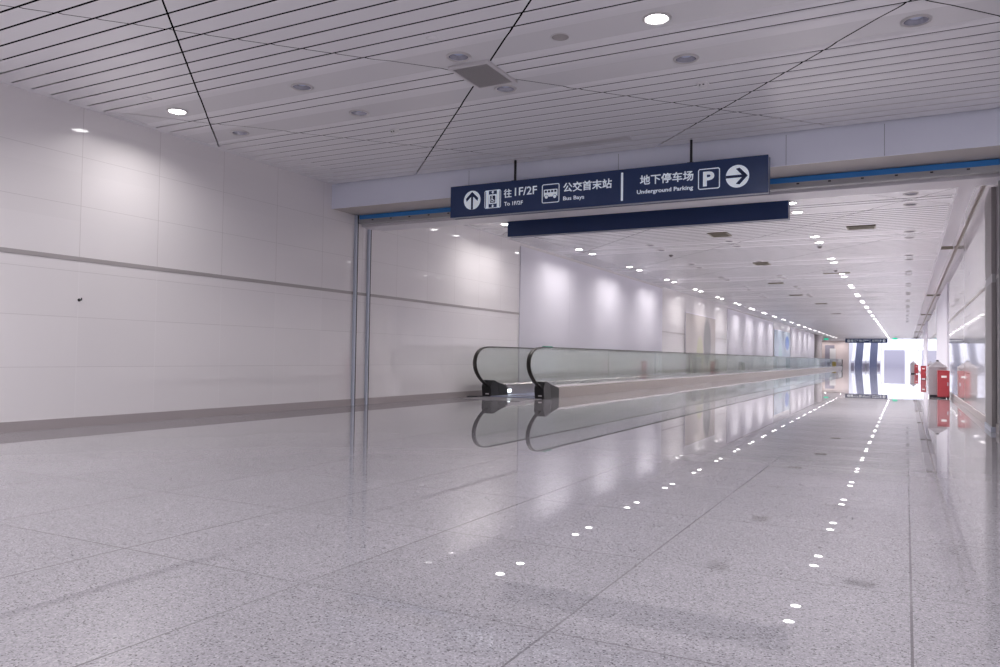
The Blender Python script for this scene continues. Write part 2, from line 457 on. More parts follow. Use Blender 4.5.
CX0, CX1 = XL + 0.09, 0.655
WALL_H = 0.0006
CH_W = 0.022     # rolled near edge of every slat
HOLE_R = 0.088
REC = 0.007
def ceiling_mesh(y_from, y_to, k0, k1, x1, name, GAP, CH_H):
    g = G()
    rows = []
    for k in range(k0, k1 + 1):
        c = yc(k)
        # rows of one period, starting at the near edge of the near wide panel
        y = c - 0.768
        rows.append((y, y + 0.642, 'wide', k, 0))
        rows.append((y + 0.642, y + 0.829, 'slat', k, 0))
        rows.append((y + 0.829, y + 1.482, 'wide', k, 1))
        p = (PER - 1.482) / 12
        for i in range(12): rows.append((y + 1.482 + i * p, y + 1.482 + (i + 1) * p, 'slat', k, 0))
    for (a, b, kind, k, r) in rows:
        if b > y_to + 0.02 or a < y_from - 0.02: continue
        ya, yb = a + GAP / 2, b - GAP / 2
        if kind == 'slat':
            bands = [(ya, ya + CH_W, ZC + CH_H, ZC), (ya + CH_W, yb, ZC, ZC)]
        else:
            L = lamp_y(k, r)
            c0, c1 = L - 0.17, L + 0.17
            bands = [(ya, ya + CH_W, ZC + CH_H, ZC), (ya + CH_W, ya + 0.055, ZC, ZC), (ya + 0.055, c0, ZC, ZC + REC), (c0, c1, ZC + REC, ZC + REC),
                     (c1, yb - 0.055, ZC + REC, ZC), (yb - 0.055, yb, ZC, ZC)]
        for bi, (u, v, zu, zv) in enumerate(bands):
            segs = [(CX0, x1)]
            if kind == 'wide' and bi == 3:
                segs = []; x = CX0
                for ci, lx in enumerate(LAMP_X):
                    if (k, r, ci) in lamp_spots:
                        segs.append((x, lx - 0.17)); x = lx + 0.17
                        # square cell with a round hole
                        n = 24; lz = ZC + REC
                        outer, inner = [], []
                        for i in range(n):
                            t = 2 * PI * i / n + PI / 4
                            cx, sy = math.cos(t), math.sin(t); q = max(abs(cx), abs(sy))
                            outer.append((lx + 0.17 * cx / q, L + 0.17 * sy / q, lz)); inner.append((lx + HOLE_R * cx, L + HOLE_R * sy, lz))
                        for i in range(n):
                            j = (i + 1) % n
                            g.face([outer[i], outer[j], inner[j], inner[i]], 1)
                segs.append((x, x1))
            for (xa, xb) in segs:
                rect = [(xa, u), (xb, u), (xb, v), (xa, v)]
                for q in split_joints(rect):
                    zz = lambda p: zu if zu == zv else zu + (zv - zu) * (p[1] - u) / (v - u)
                    g.face([(p[0], p[1], zz(p)) for p in q], 1 if kind == 'wide' and bi == 3 else 0)
                    for i in range(len(q)):
                        p, s = q[i], q[(i + 1) % len(q)]
                        onu = abs(p[1] - u) < 1e-6 and abs(s[1] - u) < 1e-6
                        onv = abs(p[1] - v) < 1e-6 and abs(s[1] - v) < 1e-6
                        if (onu and bi > 0) or (onv and bi < len(bands) - 1): continue
                        if abs(p[0] - s[0]) < 1e-6 and kind == 'wide' and bi == 3 and (CX0 + 0.01 < p[0] < x1 - 0.01): continue
                        g.face([(p[0], p[1], zz(p)), (s[0], s[1], zz(s)), (s[0], s[1], zz(s) + WALL_H), (p[0], p[1], zz(p) + WALL_H)])
    return g.build(name, [M['slat'], M['infill']])
struct(ceiling_mesh(HALL_BACK, BEAM_Y0 - 0.004, -3, 0, HALL_RIGHT - 0.05, 'ceiling', 0.0265, 0.0042))
struct(ceiling_mesh(10.2, Y_END, 1, KMAX, CX1, 'ceiling', 0.040, 0.0002))
g = G(); g.box((XL, HALL_BACK, ZC + 0.22), (HALL_RIGHT, 9.9, ZC + 0.26)); g.box((XL, 9.9, ZC + 0.22), (0.66, Y_END, ZC + 0.26)); struct(g.build('ceiling_plenum', M['plenum']))
# edge trim along the left wall
g = G(); g.box((XL, HALL_BACK, ZC), (XL + 0.09, BEAM_Y0, ZC + 0.03)); g.box((XL, 10.2, ZC), (XL + 0.09, 77, ZC + 0.03)); struct(g.build('trim_3', M['slat']))
# right-hand cove beside the passage wall
g = G()
g.box((CX1, 10.2, ZC - 0.03), (CX1 + 0.015, Y_END, ZC + 0.2))
g.box((CX1 + 0.015, 10.2, ZC + 0.17), (XR, Y_END, ZC + 0.2))
struct(g.build('trim_4', M['header']))
g = G()
for y in (19.6, 33.4, 47.0, 60.0, 74.0): g.box((CX1 + 0.016, y, ZC + 0.0), (XR - 0.013, y + 0.10, ZC + 0.06))
struct(g.build('trim_5', M['bronze']))
g = G(); g.box((XR - 0.012, 10.2, 3.14), (XR + 0.01, Y_END, 3.23)); struct(g.build('trim_7', M['brown']))

# ------------------------------------------------------------------ portal beam
g = G()
g.box((XL, BEAM_Y0, 2.94), (HALL_RIGHT, BEAM_Y0 + 0.02, ZC + 0.04))
struct(g.build('beam_front', M['beam']))
bm_ = bpy.data.objects['beam_front']
g = G()
for x in (-5.2, -3.10, -1.17, -0.20, 0.9, 1.9): g.box((x - 0.003, BEAM_Y0 - 0.002, 2.942), (x + 0.003, BEAM_Y0 + 0.002, ZC - 0.022))
struct(g.build('trim_6', M['sign_side']))
g = G(); g.box((XL, BEAM_Y0 + 0.02, 2.94), (HALL_RIGHT, BEAM_Y1, ZC + 0.2)); struct(g.build('beam', M['soffit']))
g = G(); g.box((XL, 9.66, 2.775), (XR, 9.93, 3.6)); struct(g.build('beam_header', M['header']))
g = G(); g.box((XL, 9.93, 2.80), (XR, 10.2, 3.6)); struct(g.build('beam_rear', M['header']))

# roller shutter housed in the beam: film-wrapped slat, bottom bar, four guide rails
sh = thing('roller_shutter', 'raised blue-film-wrapped roller shutter under the beam, steel guide rails at both sides', 'shutter', (XL, 9.5, 0))
def P(g, name, m, par, off): 
    o = g.build(name, m, par); 
    o.matrix_parent_inverse = Matrix.Translation(-Vector(off)); return o
OFF = (XL, 9.5, 0)
g = G(); g.box((XL + 0.06, 9.51, 2.872), (XR - 0.06, 9.55, 2.938), 0, 0.006); P(g, 'blue_curtain', M['blue_film'], sh, OFF)['label'] = 'bright blue film-wrapped curtain edge'
g = G(); g.box((XL + 0.06, 9.50, 2.802), (XR - 0.06, 9.60, 2.835), 0, 0.004); g.box((XL + 0.06, 9.515, 2.835), (XR - 0.06, 9.59, 2.872))
for i in range(24):
    x = XL + 0.3 + i * 0.34; g.box((x, 9.508, 2.845), (x + 0.03, 9.516, 2.860), 1)
P(g, 'bottom_bar', [M['steel_dark'], M['slot']], sh, OFF)['label'] = 'grey steel bottom bar'
for side in (0, 1):
    for (y0, y1, zt) in ((9.47, 9.56, 2.94), (9.80, 9.89, 2.765)):
        g = G()
        a, b = (XL, XL + 0.042) if side == 0 else (XR - 0.050, XR + 0.02)
        g.box((a, y0, 0), (b, y0 + 0.038, zt), 0, 0.003)
        g.box((a, y0 + 0.038, 0), (b - 0.008, y0 + 0.066, zt), 1) if side == 0 else g.box((a + 0.008, y0 + 0.038, 0), (b, y0 + 0.066, zt), 1)
        P(g, 'guide_rail', [M['steel'] if side == 0 else M['steel_dark'], M['slot']], sh, OFF)

# grey steel door panel on the right-hand passage wall just past the shutter
hc = thing('hose_cabinet', 'tall grey metal cabinet front on the right wall beside the shutter rail', 'cabinet', (XR, 11.05, 0))
HO = (XR, 11.05, 0)
g = G(); g.box((XR - 0.050, 10.62, 0.06), (XR - 0.002, 11.42, 1.74), 0, 0.004); P(g, 'lower_panel', M['grey_metal'], hc, HO)
g = G(); g.box((XR - 0.050, 10.62, 1.84), (XR - 0.002, 11.42, 2.86), 0, 0.004); P(g, 'upper_panel', M['grey_metal'], hc, HO)
g = G(); g.box((XR - 0.043, 10.62, 1.74), (XR - 0.002, 11.42, 1.84)); P(g, 'middle_band', M['steel_dark'], hc, HO)
g = G(); g.box((XR - 0.060, 10.60, 0.0), (XR - 0.002, 11.44, 0.06)); P(g, 'plinth', M['steel'], hc, HO)

# ------------------------------------------------------------------ downlights
def downlight_meshes(on):
    ring = G(); ring.lathe([(0.083, 0.012), (0.083, -0.002), (0.094, -0.006), (0.106, -0.002), (0.109, 0.016)], n=32)
    cup = G(); cup.lathe([(0.083, 0.004), (0.079, 0.03), (0.068, 0.058)], n=32)
    lens = G()
    if on: lens.lathe([(0.083, 0.002), (0.065, -0.006), (0.035, -0.011), (0.008, -0.012)], n=24, cap1=True)
    else: lens.lathe([(0.070, 0.056), (0.055, 0.036), (0.030, 0.024), (0.006, 0.021)], n=24, cap1=True)
    return ring, cup, lens
protos = {}
for st in ('on', 'off'):
    e = thing('downlight', 'downlight', 'ceiling light', (0, 0, 50))
    r, c, l = downlight_meshes(st == 'on')
    r.build('trim_ring', M['ring'], e); c.build('reflector', M['cup'], e)
    o = l.build('lens', M['lamp'] if st == 'on' else M['lamp_off'], e)
    o['label'] = 'glowing white lens' if st == 'on' else 'unlit bluish lens'
    protos[st] = e
cm = child_map()
LZ = ZC
COLN = ['left wall column', 'second column', 'middle column', 'fourth column', 'right column', 'added sixth column', 'added seventh column']
light_cache = {}
WARM, COOL = (1.0, 0.95, 0.935), (0.99, 0.96, 1.0)
POWER = {'hall': 25, 'hall_back': 25, 'pass': 79, 'edge': 11.5}
def lamp(name, loc, w, spread, col):
    """the light of one downlight or added recess fill: a disc of lens size, facing down"""
    key = (w, spread, col)
    if key not in light_cache:
        L = bpy.data.lights.new(name, 'AREA'); L.shape = 'DISK'; L.size = 0.15; L.energy = w
        L.spread = math.radians(spread); L.color = col; light_cache[key] = L
    o = bpy.data.objects.new(name, light_cache[key]); COL.objects.link(o); o.location = loc
    return o
for (k, r, c), st in sorted(lamp_spots.items()):
    loc = (LAMP_X[c], lamp_y(k, r), LZ)
    if k == 0:
        lab = '%s round downlight in the hall ceiling, %s row, %s' % ('glowing' if st == 'on' else 'unlit', 'near' if r == 0 else 'far', COLN[c])
        grp = 'downlights in the hall ceiling'
    elif k < 0:
        lab = 'glowing round downlight unseen overhead in the hall, %s of %s pair, %s' % ('near' if r == 0 else 'far', 'back' if k == -2 else 'front', COLN[c])
        grp = 'downlights in the hall ceiling'
    else:
        lab = '%s passage downlight, %s, %s pair past beam, %s lamp' % ('glowing' if st == 'on' else 'unlit', COLN[c], ORD[k - 2], 'near' if r == 0 else 'far')
        grp = ('glowing downlights along the passage, ' if st == 'on' else 'unlit downlights along the passage, ') + COLN[c]
    o = copy_tree(protos[st], cm, loc); tag(o, lab, 'ceiling light', grp)
    if st == 'on':
        w = POWER['hall'] if k == 0 else 20 if k == -1 else POWER['hall_back'] if k < 0 else POWER['pass']
        # warm pool of light under every lit lamp
        if c == 0: lamp('lamp_glow', (loc[0], loc[1], ZC - 0.014), POWER['edge'] if k > 0 else 14.5, 150, WARM)
        else: lamp('lamp_glow', (loc[0], loc[1], ZC - 0.014), w, 145 if k > 0 else 175, WARM if k > 0 else COOL)
for st in ('on', 'off'):
    e = protos[st]
    for ch in cm[e.name]: bpy.data.objects.remove(ch)
    bpy.data.objects.remove(e)

# ------------------------------------------------------------------ things in the ceiling
def square_grille(x, y, half, name, label, mm, group=None, frame=0.03, hy=None):
    hy = hy or half
    t = thing(name, label, 'vent', (x, y, ZC), group)
    g = G()
    for a, b in (((-half, -hy, -0.020), (half, -hy + frame, 0.004)), ((-half, hy - frame, -0.020), (half, hy, 0.004)),
                 ((-half, -hy + frame, -0.020), (-half + frame, hy - frame, 0.004)), ((half - frame, -hy + frame, -0.020), (half, hy - frame, 0.004))):
        g.box(a, b)
    g.build('frame', M['frame_white'] if mm != 'bronze' else M['bronze'], t)
    g = G()
    n = max(3, int((2 * hy - 2 * frame) / 0.022))
    for i in range(n):
        yy = -hy + frame + (i + 0.5) * (2 * hy - 2 * frame) / n
        g.box((-half + frame, yy - 0.004, -0.017), (half - frame, yy + 0.004, -0.004))
    if mm == 'grille':
        n = int((2 * half - 2 * frame) / 0.022)
        for i in range(n):
            xx = -half + frame + (i + 0.5) * (2 * half - 2 * frame) / n
            g.box((xx - 0.004, -hy + frame, -0.016), (xx + 0.004, hy - frame, -0.004))
    g.box((-half + frame, -hy + frame, -0.004), (half - frame, hy - frame, -0.001), 1)
    g.build('louvre', [M['grille'] if mm == 'grille' else M['bronze'], M['slot'] if mm == 'grille' else M['bronze']], t)
    return t
square_grille(-3.33, 5.94, 0.20, 'return_air_grille', 'square dark louvred air grille in white frame in hall ceiling, where joints cross', 'grille', hy=0.275)
square_grille(-3.31, 15.70, 0.19, 'air_vent', 'dark square vent in passage ceiling just past the beam, middle of ceiling', 'bronze', 'dark passage ceiling vents', hy=0.26)
square_grille(-3.32, 20.90, 0.19, 'air_vent', 'dark square vent in passage ceiling, second from the beam along the middle', 'bronze', 'dark passage ceiling vents', hy=0.26)
square_grille(-0.74, 15.83, 0.245, 'air_vent', 'dark oblong vent in passage ceiling near the right wall, closest to the beam', 'bronze', 'dark passage ceiling vents', hy=0.17)
square_grille(-3.75, 26.4, 0.24, 'air_vent', 'dark slim vent in passage ceiling, third from the beam along the middle', 'bronze', 'dark passage ceiling vents', hy=0.14)
square_grille(-1.75, 23.9, 0.35, 'air_vent', 'wide slim dark vent in passage ceiling beside the bright lamp row', 'bronze', 'dark passage ceiling vents', hy=0.07)
square_grille(-3.75, 31.5, 0.24, 'air_vent', 'dark slim vent in passage ceiling, fourth from the beam along the middle', 'bronze', 'dark passage ceiling vents', hy=0.14)
square_grille(-3.3, 36.6, 0.24, 'air_vent', 'dark slim vent in passage ceiling, fifth from the beam along the middle', 'bronze', 'dark passage ceiling vents', hy=0.14)
square_grille(-3.3, 44.6, 0.24, 'air_vent', 'dark slim vent far along the passage ceiling, sixth from the beam along the middle', 'bronze', 'dark passage ceiling vents', hy=0.14)
# slot diffuser near the beam
t = thing('slot_diffuser', 'long white slot diffuser in hall ceiling just before the beam', 'vent', (-3.29, 8.39, ZC))
g = G()
g.box((-0.52, -0.078, -0.006), (0.52, -0.055, 0.02)); g.box((-0.52, 0.055, -0.006), (0.52, 0.078, 0.02))
g.box((-0.52, -0.055, -0.006), (-0.5, 0.055, 0.02)); g.box((0.5, -0.055, -0.006), (0.52, 0.055, 0.02)); g.build('frame', M['frame_white'], t)
g = G(); g.box((-0.5, -0.055, -0.004), (0.5, 0.055, 0.012)); g.build('blade', M['ring'], t)
# loudspeaker
t = thing('ceiling_speaker', 'flat round grey loudspeaker in hall ceiling left of the bright lamp', 'speaker', (-2.402, 5.51, ZC + REC))
g = G(); g.lathe([(0.066, -0.002), (0.066, -0.005), (0.074, -0.005), (0.080, 0.004)], n=28); g.build('rim', M['frame_white'], t)
g = G(); g.lathe([(0.066, -0.002), (0.04, -0.004), (0.008, -0.005)], n=28, cap1=True); g.build('mesh_cover', M['speaker'], t)
# smoke detectors
def detector(x, y, label, m='detector', group='smoke detectors'):
    t = thing('smoke_detector', label, 'smoke detector', (x, y, ZC), group)
    g = G(); g.lathe([(0.055, 0.0), (0.055, -0.014), (0.048, -0.018)], n=20, cap1=True); g.build('base', M[m], t)
    g = G(); g.lathe([(0.040, -0.018), (0.040, -0.032), (0.028, -0.045), (0.01, -0.047)], n=20, cap1=True)
    for i in range(2):
        a = -PI / 2 - 0.55 + i * 0.85; x_, y_ = 0.0405 * math.cos(a), 0.0405 * math.sin(a)
        g.box((x_ - 0.007, y_ - 0.007, -0.030), (x_ + 0.007, y_ + 0.007, -0.022), 1)
    g.build('sensing_head', [M[m], M['slot']], t)
detector(-1.631, 6.99, 'small white smoke detector in hall ceiling right of the air grille')
detector(-5.052, 7.017, 'small white smoke detector in hall ceiling left of the air grille')
detector(-5.044, 18.44, 'small grey sensor in passage ceiling near the left lamp row', 'sensor_grey', 'grey ceiling sensors')
detector(-1.681, 18.20, 'small grey sensor in passage ceiling just past the second lamp pair of the middle row', 'sensor_grey', 'grey ceiling sensors')
detector(-1.725, 23.2, 'small grey sensor in passage ceiling beside the fourth lamp pair', 'sensor_grey', 'grey ceiling sensors')
for x, y, lab in ((-3.316, 5.078, 'small round white cover plate in hall ceiling before the unlit lamp beside the air grille'),
                  (-6.662, 5.078, 'small round white cover plate in hall ceiling near the lamp by the left wall')):
    g = G(); g.lathe([(0.045, 0.02), (0.045, -0.004), (0.04, -0.006)], n=20, cap1=True)
    tag(g.build('ceiling_sprinkler', M['slat'], loc=(x, y, ZC)), lab, 'sprinkler', 'ceiling sprinkler covers')

# ------------------------------------------------------------------ overhead signs
def text_obj(name, body, box, ypl, parent, off, bold=0.0, m='sign_white'):
    """lettering fitted to box (x0, x1, z0, z1) on the plane y = ypl, facing -y"""
    cu = bpy.data.curves.new('lettering', 'FONT'); cu.body = body; cu.size = 1.0; cu.offset = bold; cu.resolution_u = 3; cu.extrude = 0.004
    ob = bpy.data.objects.new('lettering', cu); COL.objects.link(ob)
    dg = bpy.context.evaluated_depsgraph_get(); ev = ob.evaluated_get(dg)
    me = bpy.data.meshes.new_from_object(ev)
    bpy.data.objects.remove(ob); bpy.data.curves.remove(cu)
    xs = [v.co.x for v in me.vertices]; ys = [v.co.y for v in me.vertices]
    x0, x1, z0, z1 = box
    sx = (x1 - x0) / (max(xs) - min(xs)); sz = (z1 - z0) / (max(ys) - min(ys))
    mx, my = min(xs), min(ys)
    for v in me.vertices:
        v.co = (x0 + (v.co.x - mx) * sx - off[0], ypl - v.co.z * 0.5 - off[1], z0 + (v.co.y - my) * sz - off[2])
    me.materials.clear(); me.materials.append(M[m])
    o = bpy.data.objects.new(name, me); COL.objects.link(o); o.parent = parent
    return o

def rrect(cx, cz, w, h, r, n=5):
    p = []
    for qx, qz, a0 in ((1, 1, 0), (-1, 1, PI/2), (-1, -1, PI), (1, -1, 3*PI/2)):
        for i in range(n + 1):
            a = a0 + PI / 2 * i / n
            p.append((cx + qx * (w/2 - r) + r * math.cos(a), cz + qz * (h/2 - r) + r * math.sin(a)))
    return p

def flat(g, poly, y, mi=0, th=0.002):
    g.prism(poly, 1, y, y + th, mi)
def outline(g, cx, cz, w, h, r, t, y, mi=0):
    a = rrect(cx, cz, w, h, r); b = rrect(cx, cz, w - 2*t, h - 2*t, max(r - t, 0.003))
    n = len(a)
    for i in range(n):
        j = (i + 1) % n
        flat(g, [a[i], a[j], b[j], b[i]], y, mi)
def circ(cx, cz, r, n=32): return [(cx + r*math.cos(2*PI*i/n), cz + r*math.sin(2*PI*i/n)) for i in range(n)]
def rot2(poly, cx, cz, a):
    c, s = math.cos(a), math.sin(a)
    return [(cx + (x-cx)*c - (z-cz)*s, cz + (x-cx)*s + (z-cz)*c) for x, z in poly]

SX0, SX1, SZ0, SZ1, SY0, SY1 = -5.345, -1.322, 2.612, 3.024, 8.70, 8.84
def arrow_icon(g, cx, cz, R, ang, y):
    """white disc with a navy arrow pointing up, turned by ang"""
    flat(g, circ(cx, cz, R), y, 0)
    def ar(p): return rot2([(cx + a*R, cz + b*R) for a, b in p], cx, cz, ang)
    flat(g, ar([(-0.12, -0.99), (0.12, -0.99), (0.12, 0.55), (-0.12, 0.55)]), y - 0.0015, 1)
    flat(g, ar([(0, 0.88), (0, 0.48), (-0.66, -0.14), (-0.74, 0.18)]), y - 0.0015, 1)
    flat(g, ar([(0, 0.88), (0.74, 0.18), (0.66, -0.14), (0, 0.48)]), y - 0.0015, 1)

def hanging_sign(label):
    off = ((SX0 + SX1) / 2, SY0, SZ0)
    t = thing('hanging_sign', label, 'sign', off)
    Mi = Matrix.Translation(-Vector(off))
    def part(g, name, m):
        o = g.build(name, m, None); o.data.transform(Mi); o.parent = t; return o
    g = G()
    g.box((SX0, SY0, SZ0), (SX1, SY0 + 0.02, SZ1), 0, 0.003); part(g, 'face_panel', M['navy'])
    g = G(); g.box((SX0 + 0.004, SY0 + 0.02, SZ0 + 0.004), (SX1 - 0.004, SY1 - 0.02, SZ1 - 0.004)); part(g, 'housing', M['sign_side'])
    g = G(); g.box((SX0, SY1 - 0.02, SZ0), (SX1, SY1, SZ1), 0, 0.003); part(g, 'back_panel', M['navy'])
    for x in (-4.425, -2.175):
        g = G(); g.box((x - 0.013, SY0 + 0.057, SZ1 - 0.01), (x + 0.013, SY0 + 0.083, ZC + 0.03), 0, 0.003)
        g.box((x - 0.035, SY0 + 0.03, SZ1 - 0.008), (x + 0.035, SY0 + 0.112, SZ1 + 0.012))
        part(g, 'hanger_rod', M['black_metal'])
    yf = SY0 - 0.002
    NI = [M['sign_white'], M['navy_dark']]
    g = G(); arrow_icon(g, -5.013, 2.822, 0.124, 0, yf); part(g, 'up_arrow', NI)
    g = G(); arrow_icon(g, -1.646, 2.816, 0.126, -PI/2, yf); part(g, 'right_arrow', NI)
    # lift pictogram
    g = G(); cx, cz, w, h = -4.708, 2.812, 0.238, 0.233
    outline(g, cx, cz, w, h, 0.022, 0.008, yf)
    for s in (-1, 1): flat(g, [(cx + s*0.070, cz - h/2 + 0.004), (cx + s*0.098, cz - h/2 + 0.004), (cx + s*0.098, cz + h/2 - 0.004), (cx + s*0.070, cz + h/2 - 0.004)][::s], yf)
    for s in (-1, 1): flat(g, [(cx + s*0.060, cz - h/2 + 0.004), (cx + s*0.071, cz - h/2 + 0.004), (cx + s*0.071, cz + h/2 - 0.004), (cx + s*0.060, cz + h/2 - 0.004)][::s], yf)
    flat(g, rrect(cx, cz, 0.112, 0.122, 0.006), yf)
    flat(g, rrect(cx, cz - 0.002, 0.076, 0.092, 0.006), yf - 0.0015, 1)
    # wheelchair user inside the car
    flat(g, circ(cx - 0.008, cz + 0.030, 0.009, 14), yf - 0.003)
    flat(g, [(cx - 0.013, cz + 0.018), (cx - 0.003, cz + 0.018), (cx, cz - 0.004), (cx + 0.020, cz - 0.010), (cx + 0.028, cz - 0.032), (cx + 0.019, cz - 0.034), (cx + 0.013, cz - 0.017), (cx - 0.010, cz - 0.012)], yf - 0.003)
    for i in range(12):
        a0, a1 = PI*0.55 + i*PI*1.25/12, PI*0.55 + (i+1)*PI*1.25/12
        flat(g, [(cx - 0.006 + 0.024*math.cos(a0), cz - 0.014 + 0.024*math.sin(a0)), (cx - 0.006 + 0.024*math.cos(a1), cz - 0.014 + 0.024*math.sin(a1)),
                 (cx - 0.006 + 0.017*math.cos(a1), cz - 0.014 + 0.017*math.sin(a1)), (cx - 0.006 + 0.017*math.cos(a0), cz - 0.014 + 0.017*math.sin(a0))], yf - 0.003)
    # small up and down arrows
    for s in (1, -1):
        z = cz + s*0.086
        flat(g, [(cx - 0.022, z), (cx + 0.022, z), (cx, z + s*0.022)][::s], yf)
        flat(g, [(cx - 0.007, z - s*0.016), (cx + 0.007, z - s*0.016), (cx + 0.007, z), (cx - 0.007, z)][::s], yf)
    part(g, 'lift_pictogram', NI)
    # bus pictogram
    g = G(); cx, cz = -3.895, 2.817
    outline(g, cx, cz, 0.236, 0.236, 0.022, 0.010, yf)
    flat(g, rrect(cx, cz + 0.006, 0.184, 0.090, 0.010), yf)
    for i in range(4): flat(g, rrect(cx - 0.064 + i*0.043, cz + 0.026, 0.030, 0.026, 0.003), yf - 0.0015, 1)
    for s in (-1, 1):
        flat(g, circ(cx + s*0.056, cz - 0.042, 0.027, 20), yf - 0.0015, 1)
        flat(g, circ(cx + s*0.056, cz - 0.042, 0.021, 20), yf - 0.003)
    part(g, 'bus_pictogram', NI)
    # parking pictogram
    g = G(); cx, cz = -1.957, 2.818
    outline(g, cx, cz, 0.242, 0.234, 0.024, 0.010, yf)
    part(g, 'parking_pictogram', NI)
    text_obj('parking_letter', 'P', (-2.022, -1.897, 2.735, 2.900), yf, t, off, 0.035)
    text_obj('chinese_lettering', '\u5f80', (-4.548, -4.436, 2.812, 2.924), yf, t, off, 0.012)
    text_obj('floor_lettering', '1F/2F', (-4.390, -4.082, 2.826, 2.930), yf, t, off, 0.008)
    text_obj('english_lettering', 'To 1F/2F', (-4.541, -4.276, 2.710, 2.760), yf, t, off, 0.010)
    text_obj('chinese_lettering', '\u516c\u4ea4\u9996\u672b\u7ad9', (-3.727, -3.100, 2.814, 2.932), yf, t, off, 0.016)
    text_obj('english_lettering', 'Bus Bays', (-3.725, -3.450, 2.700, 2.762), yf, t, off, 0.010)
    text_obj('chinese_lettering', '\u5730\u4e0b\u505c\u8f66\u573a', (-2.755, -2.131, 2.814, 2.930), yf, t, off, 0.016)
    text_obj('english_lettering', 'Underground Parking', (-2.790, -2.134, 2.698, 2.760), yf, t, off, 0.016)
    g = G(); flat(g, rrect(-2.973, 2.817, 0.026, 0.336, 0.004), yf); part(g, 'divider_bar', NI)
    return t
sign = hanging_sign('navy hanging direction sign with white arrows, Chinese and English text, in front of the beam')
cm = child_map()
far_sign = copy_tree(sign, cm, (-3.87, 93.5, 2.80)); far_sign.scale = (1.04, 1, 1.12)
tag(far_sign, 'tiny distant navy direction sign hanging before the escalators at the end of the passage', 'sign')
# blank back of a second sign, hung behind the beam
bs = thing('sign_board', 'plain dark navy sign back hanging behind the beam, below the lettered sign', 'sign', (-3.355, 10.42, 2.61))
g = G(); g.box((-2.02, 0.0, 0), (2.02, 0.02, 0.42), 0, 0.003); g.build('back_panel', M['navy'], bs)
g = G(); g.box((-2.016, 0.02, 0.004), (2.016, 0.12, 0.416)); g.build('housing', M['sign_side'], bs)
g = G(); g.box((-2.02, 0.12, 0), (2.02, 0.14, 0.42), 0, 0.003); g.build('front_panel', M['navy'], bs)
for x in (-1.1, 1.1):
    g = G(); g.box((x - 0.016, 0.05, 0.41), (x + 0.016, 0.082, ZC + 0.03 - 2.61)); g.build('hanger_rod', M['black_metal'], bs)

# ------------------------------------------------------------------ moving walkway
WY0, WY1 = 12.95, 90.0        # newel faces
XN, XF = -6.05, -7.17         # near and far balustrade planes
walk = thing('moving_walkway', 'long moving walkway with glass sides and black handrails along the left wall', 'moving walkway', (-6.63, WY0, 0))
WO = (-6.63, WY0, 0)
def wp(g, name, m, par=None, label=None):
    o = g.build(name, m); 
    o.data.transform(Matrix.Translation(-Vector(WO))); o.parent = par or walk
    if label: o['label'] = label
    return o
def rail_path():
    pts = [(13.22, 0.18), (13.06, 0.25), (12.89, 0.335), (12.75, 0.44), (12.665, 0.55), (12.64, 0.66), (12.665, 0.76), (12.74, 0.85), (12.86, 0.915), (13.02, 0.95), (13.2, 0.963), (13.5, 0.966)]
    # smooth it
    def cr(p0, p1, p2, p3, t):
        return tuple(0.5*((2*p1[i]) + (-p0[i]+p2[i])*t + (2*p0[i]-5*p1[i]+4*p2[i]-p3[i])*t*t + (-p0[i]+3*p1[i]-3*p2[i]+p3[i])*t**3) for i in (0, 1))
    q = [pts[0]] + pts + [pts[-1]]; out = []
    for i in range(1, len(q) - 2):
        for s in range(4): out.append(cr(q[i-1], q[i], q[i+1], q[i+2], s/4))
    out.append(pts[-1]); return out
near_end = rail_path()
full = near_end + [(WY0 + WY1 - y, z) for y, z in reversed(near_end)]
def sweep(g, path, xc, prof):
    """prof: (across x, outward) closed loop swept along a y-z path"""
    rings = []
    for i, (y, z) in enumerate(path):
        a = path[max(i-1, 0)]; b = path[min(i+1, len(path)-1)]
        ty, tz = b[0]-a[0], b[1]-a[1]; l = math.hypot(ty, tz) or 1; ty /= l; tz /= l
        ny, nz = -tz, ty           # outward side of the loop (up on the straight run)
        rings.append([(xc + u, y + ny*w, z + nz*w) for u, w in prof])
    g.ring(rings, 0, True, True, True)
HP = [(-0.040, -0.006), (-0.042, 0.002), (-0.034, 0.010), (-0.012, 0.014), (0.012, 0.014), (0.034, 0.010), (0.042, 0.002), (0.040, -0.006), (0.020, -0.009), (-0.020, -0.009)]
inner = [(y, z) for y, z in full]
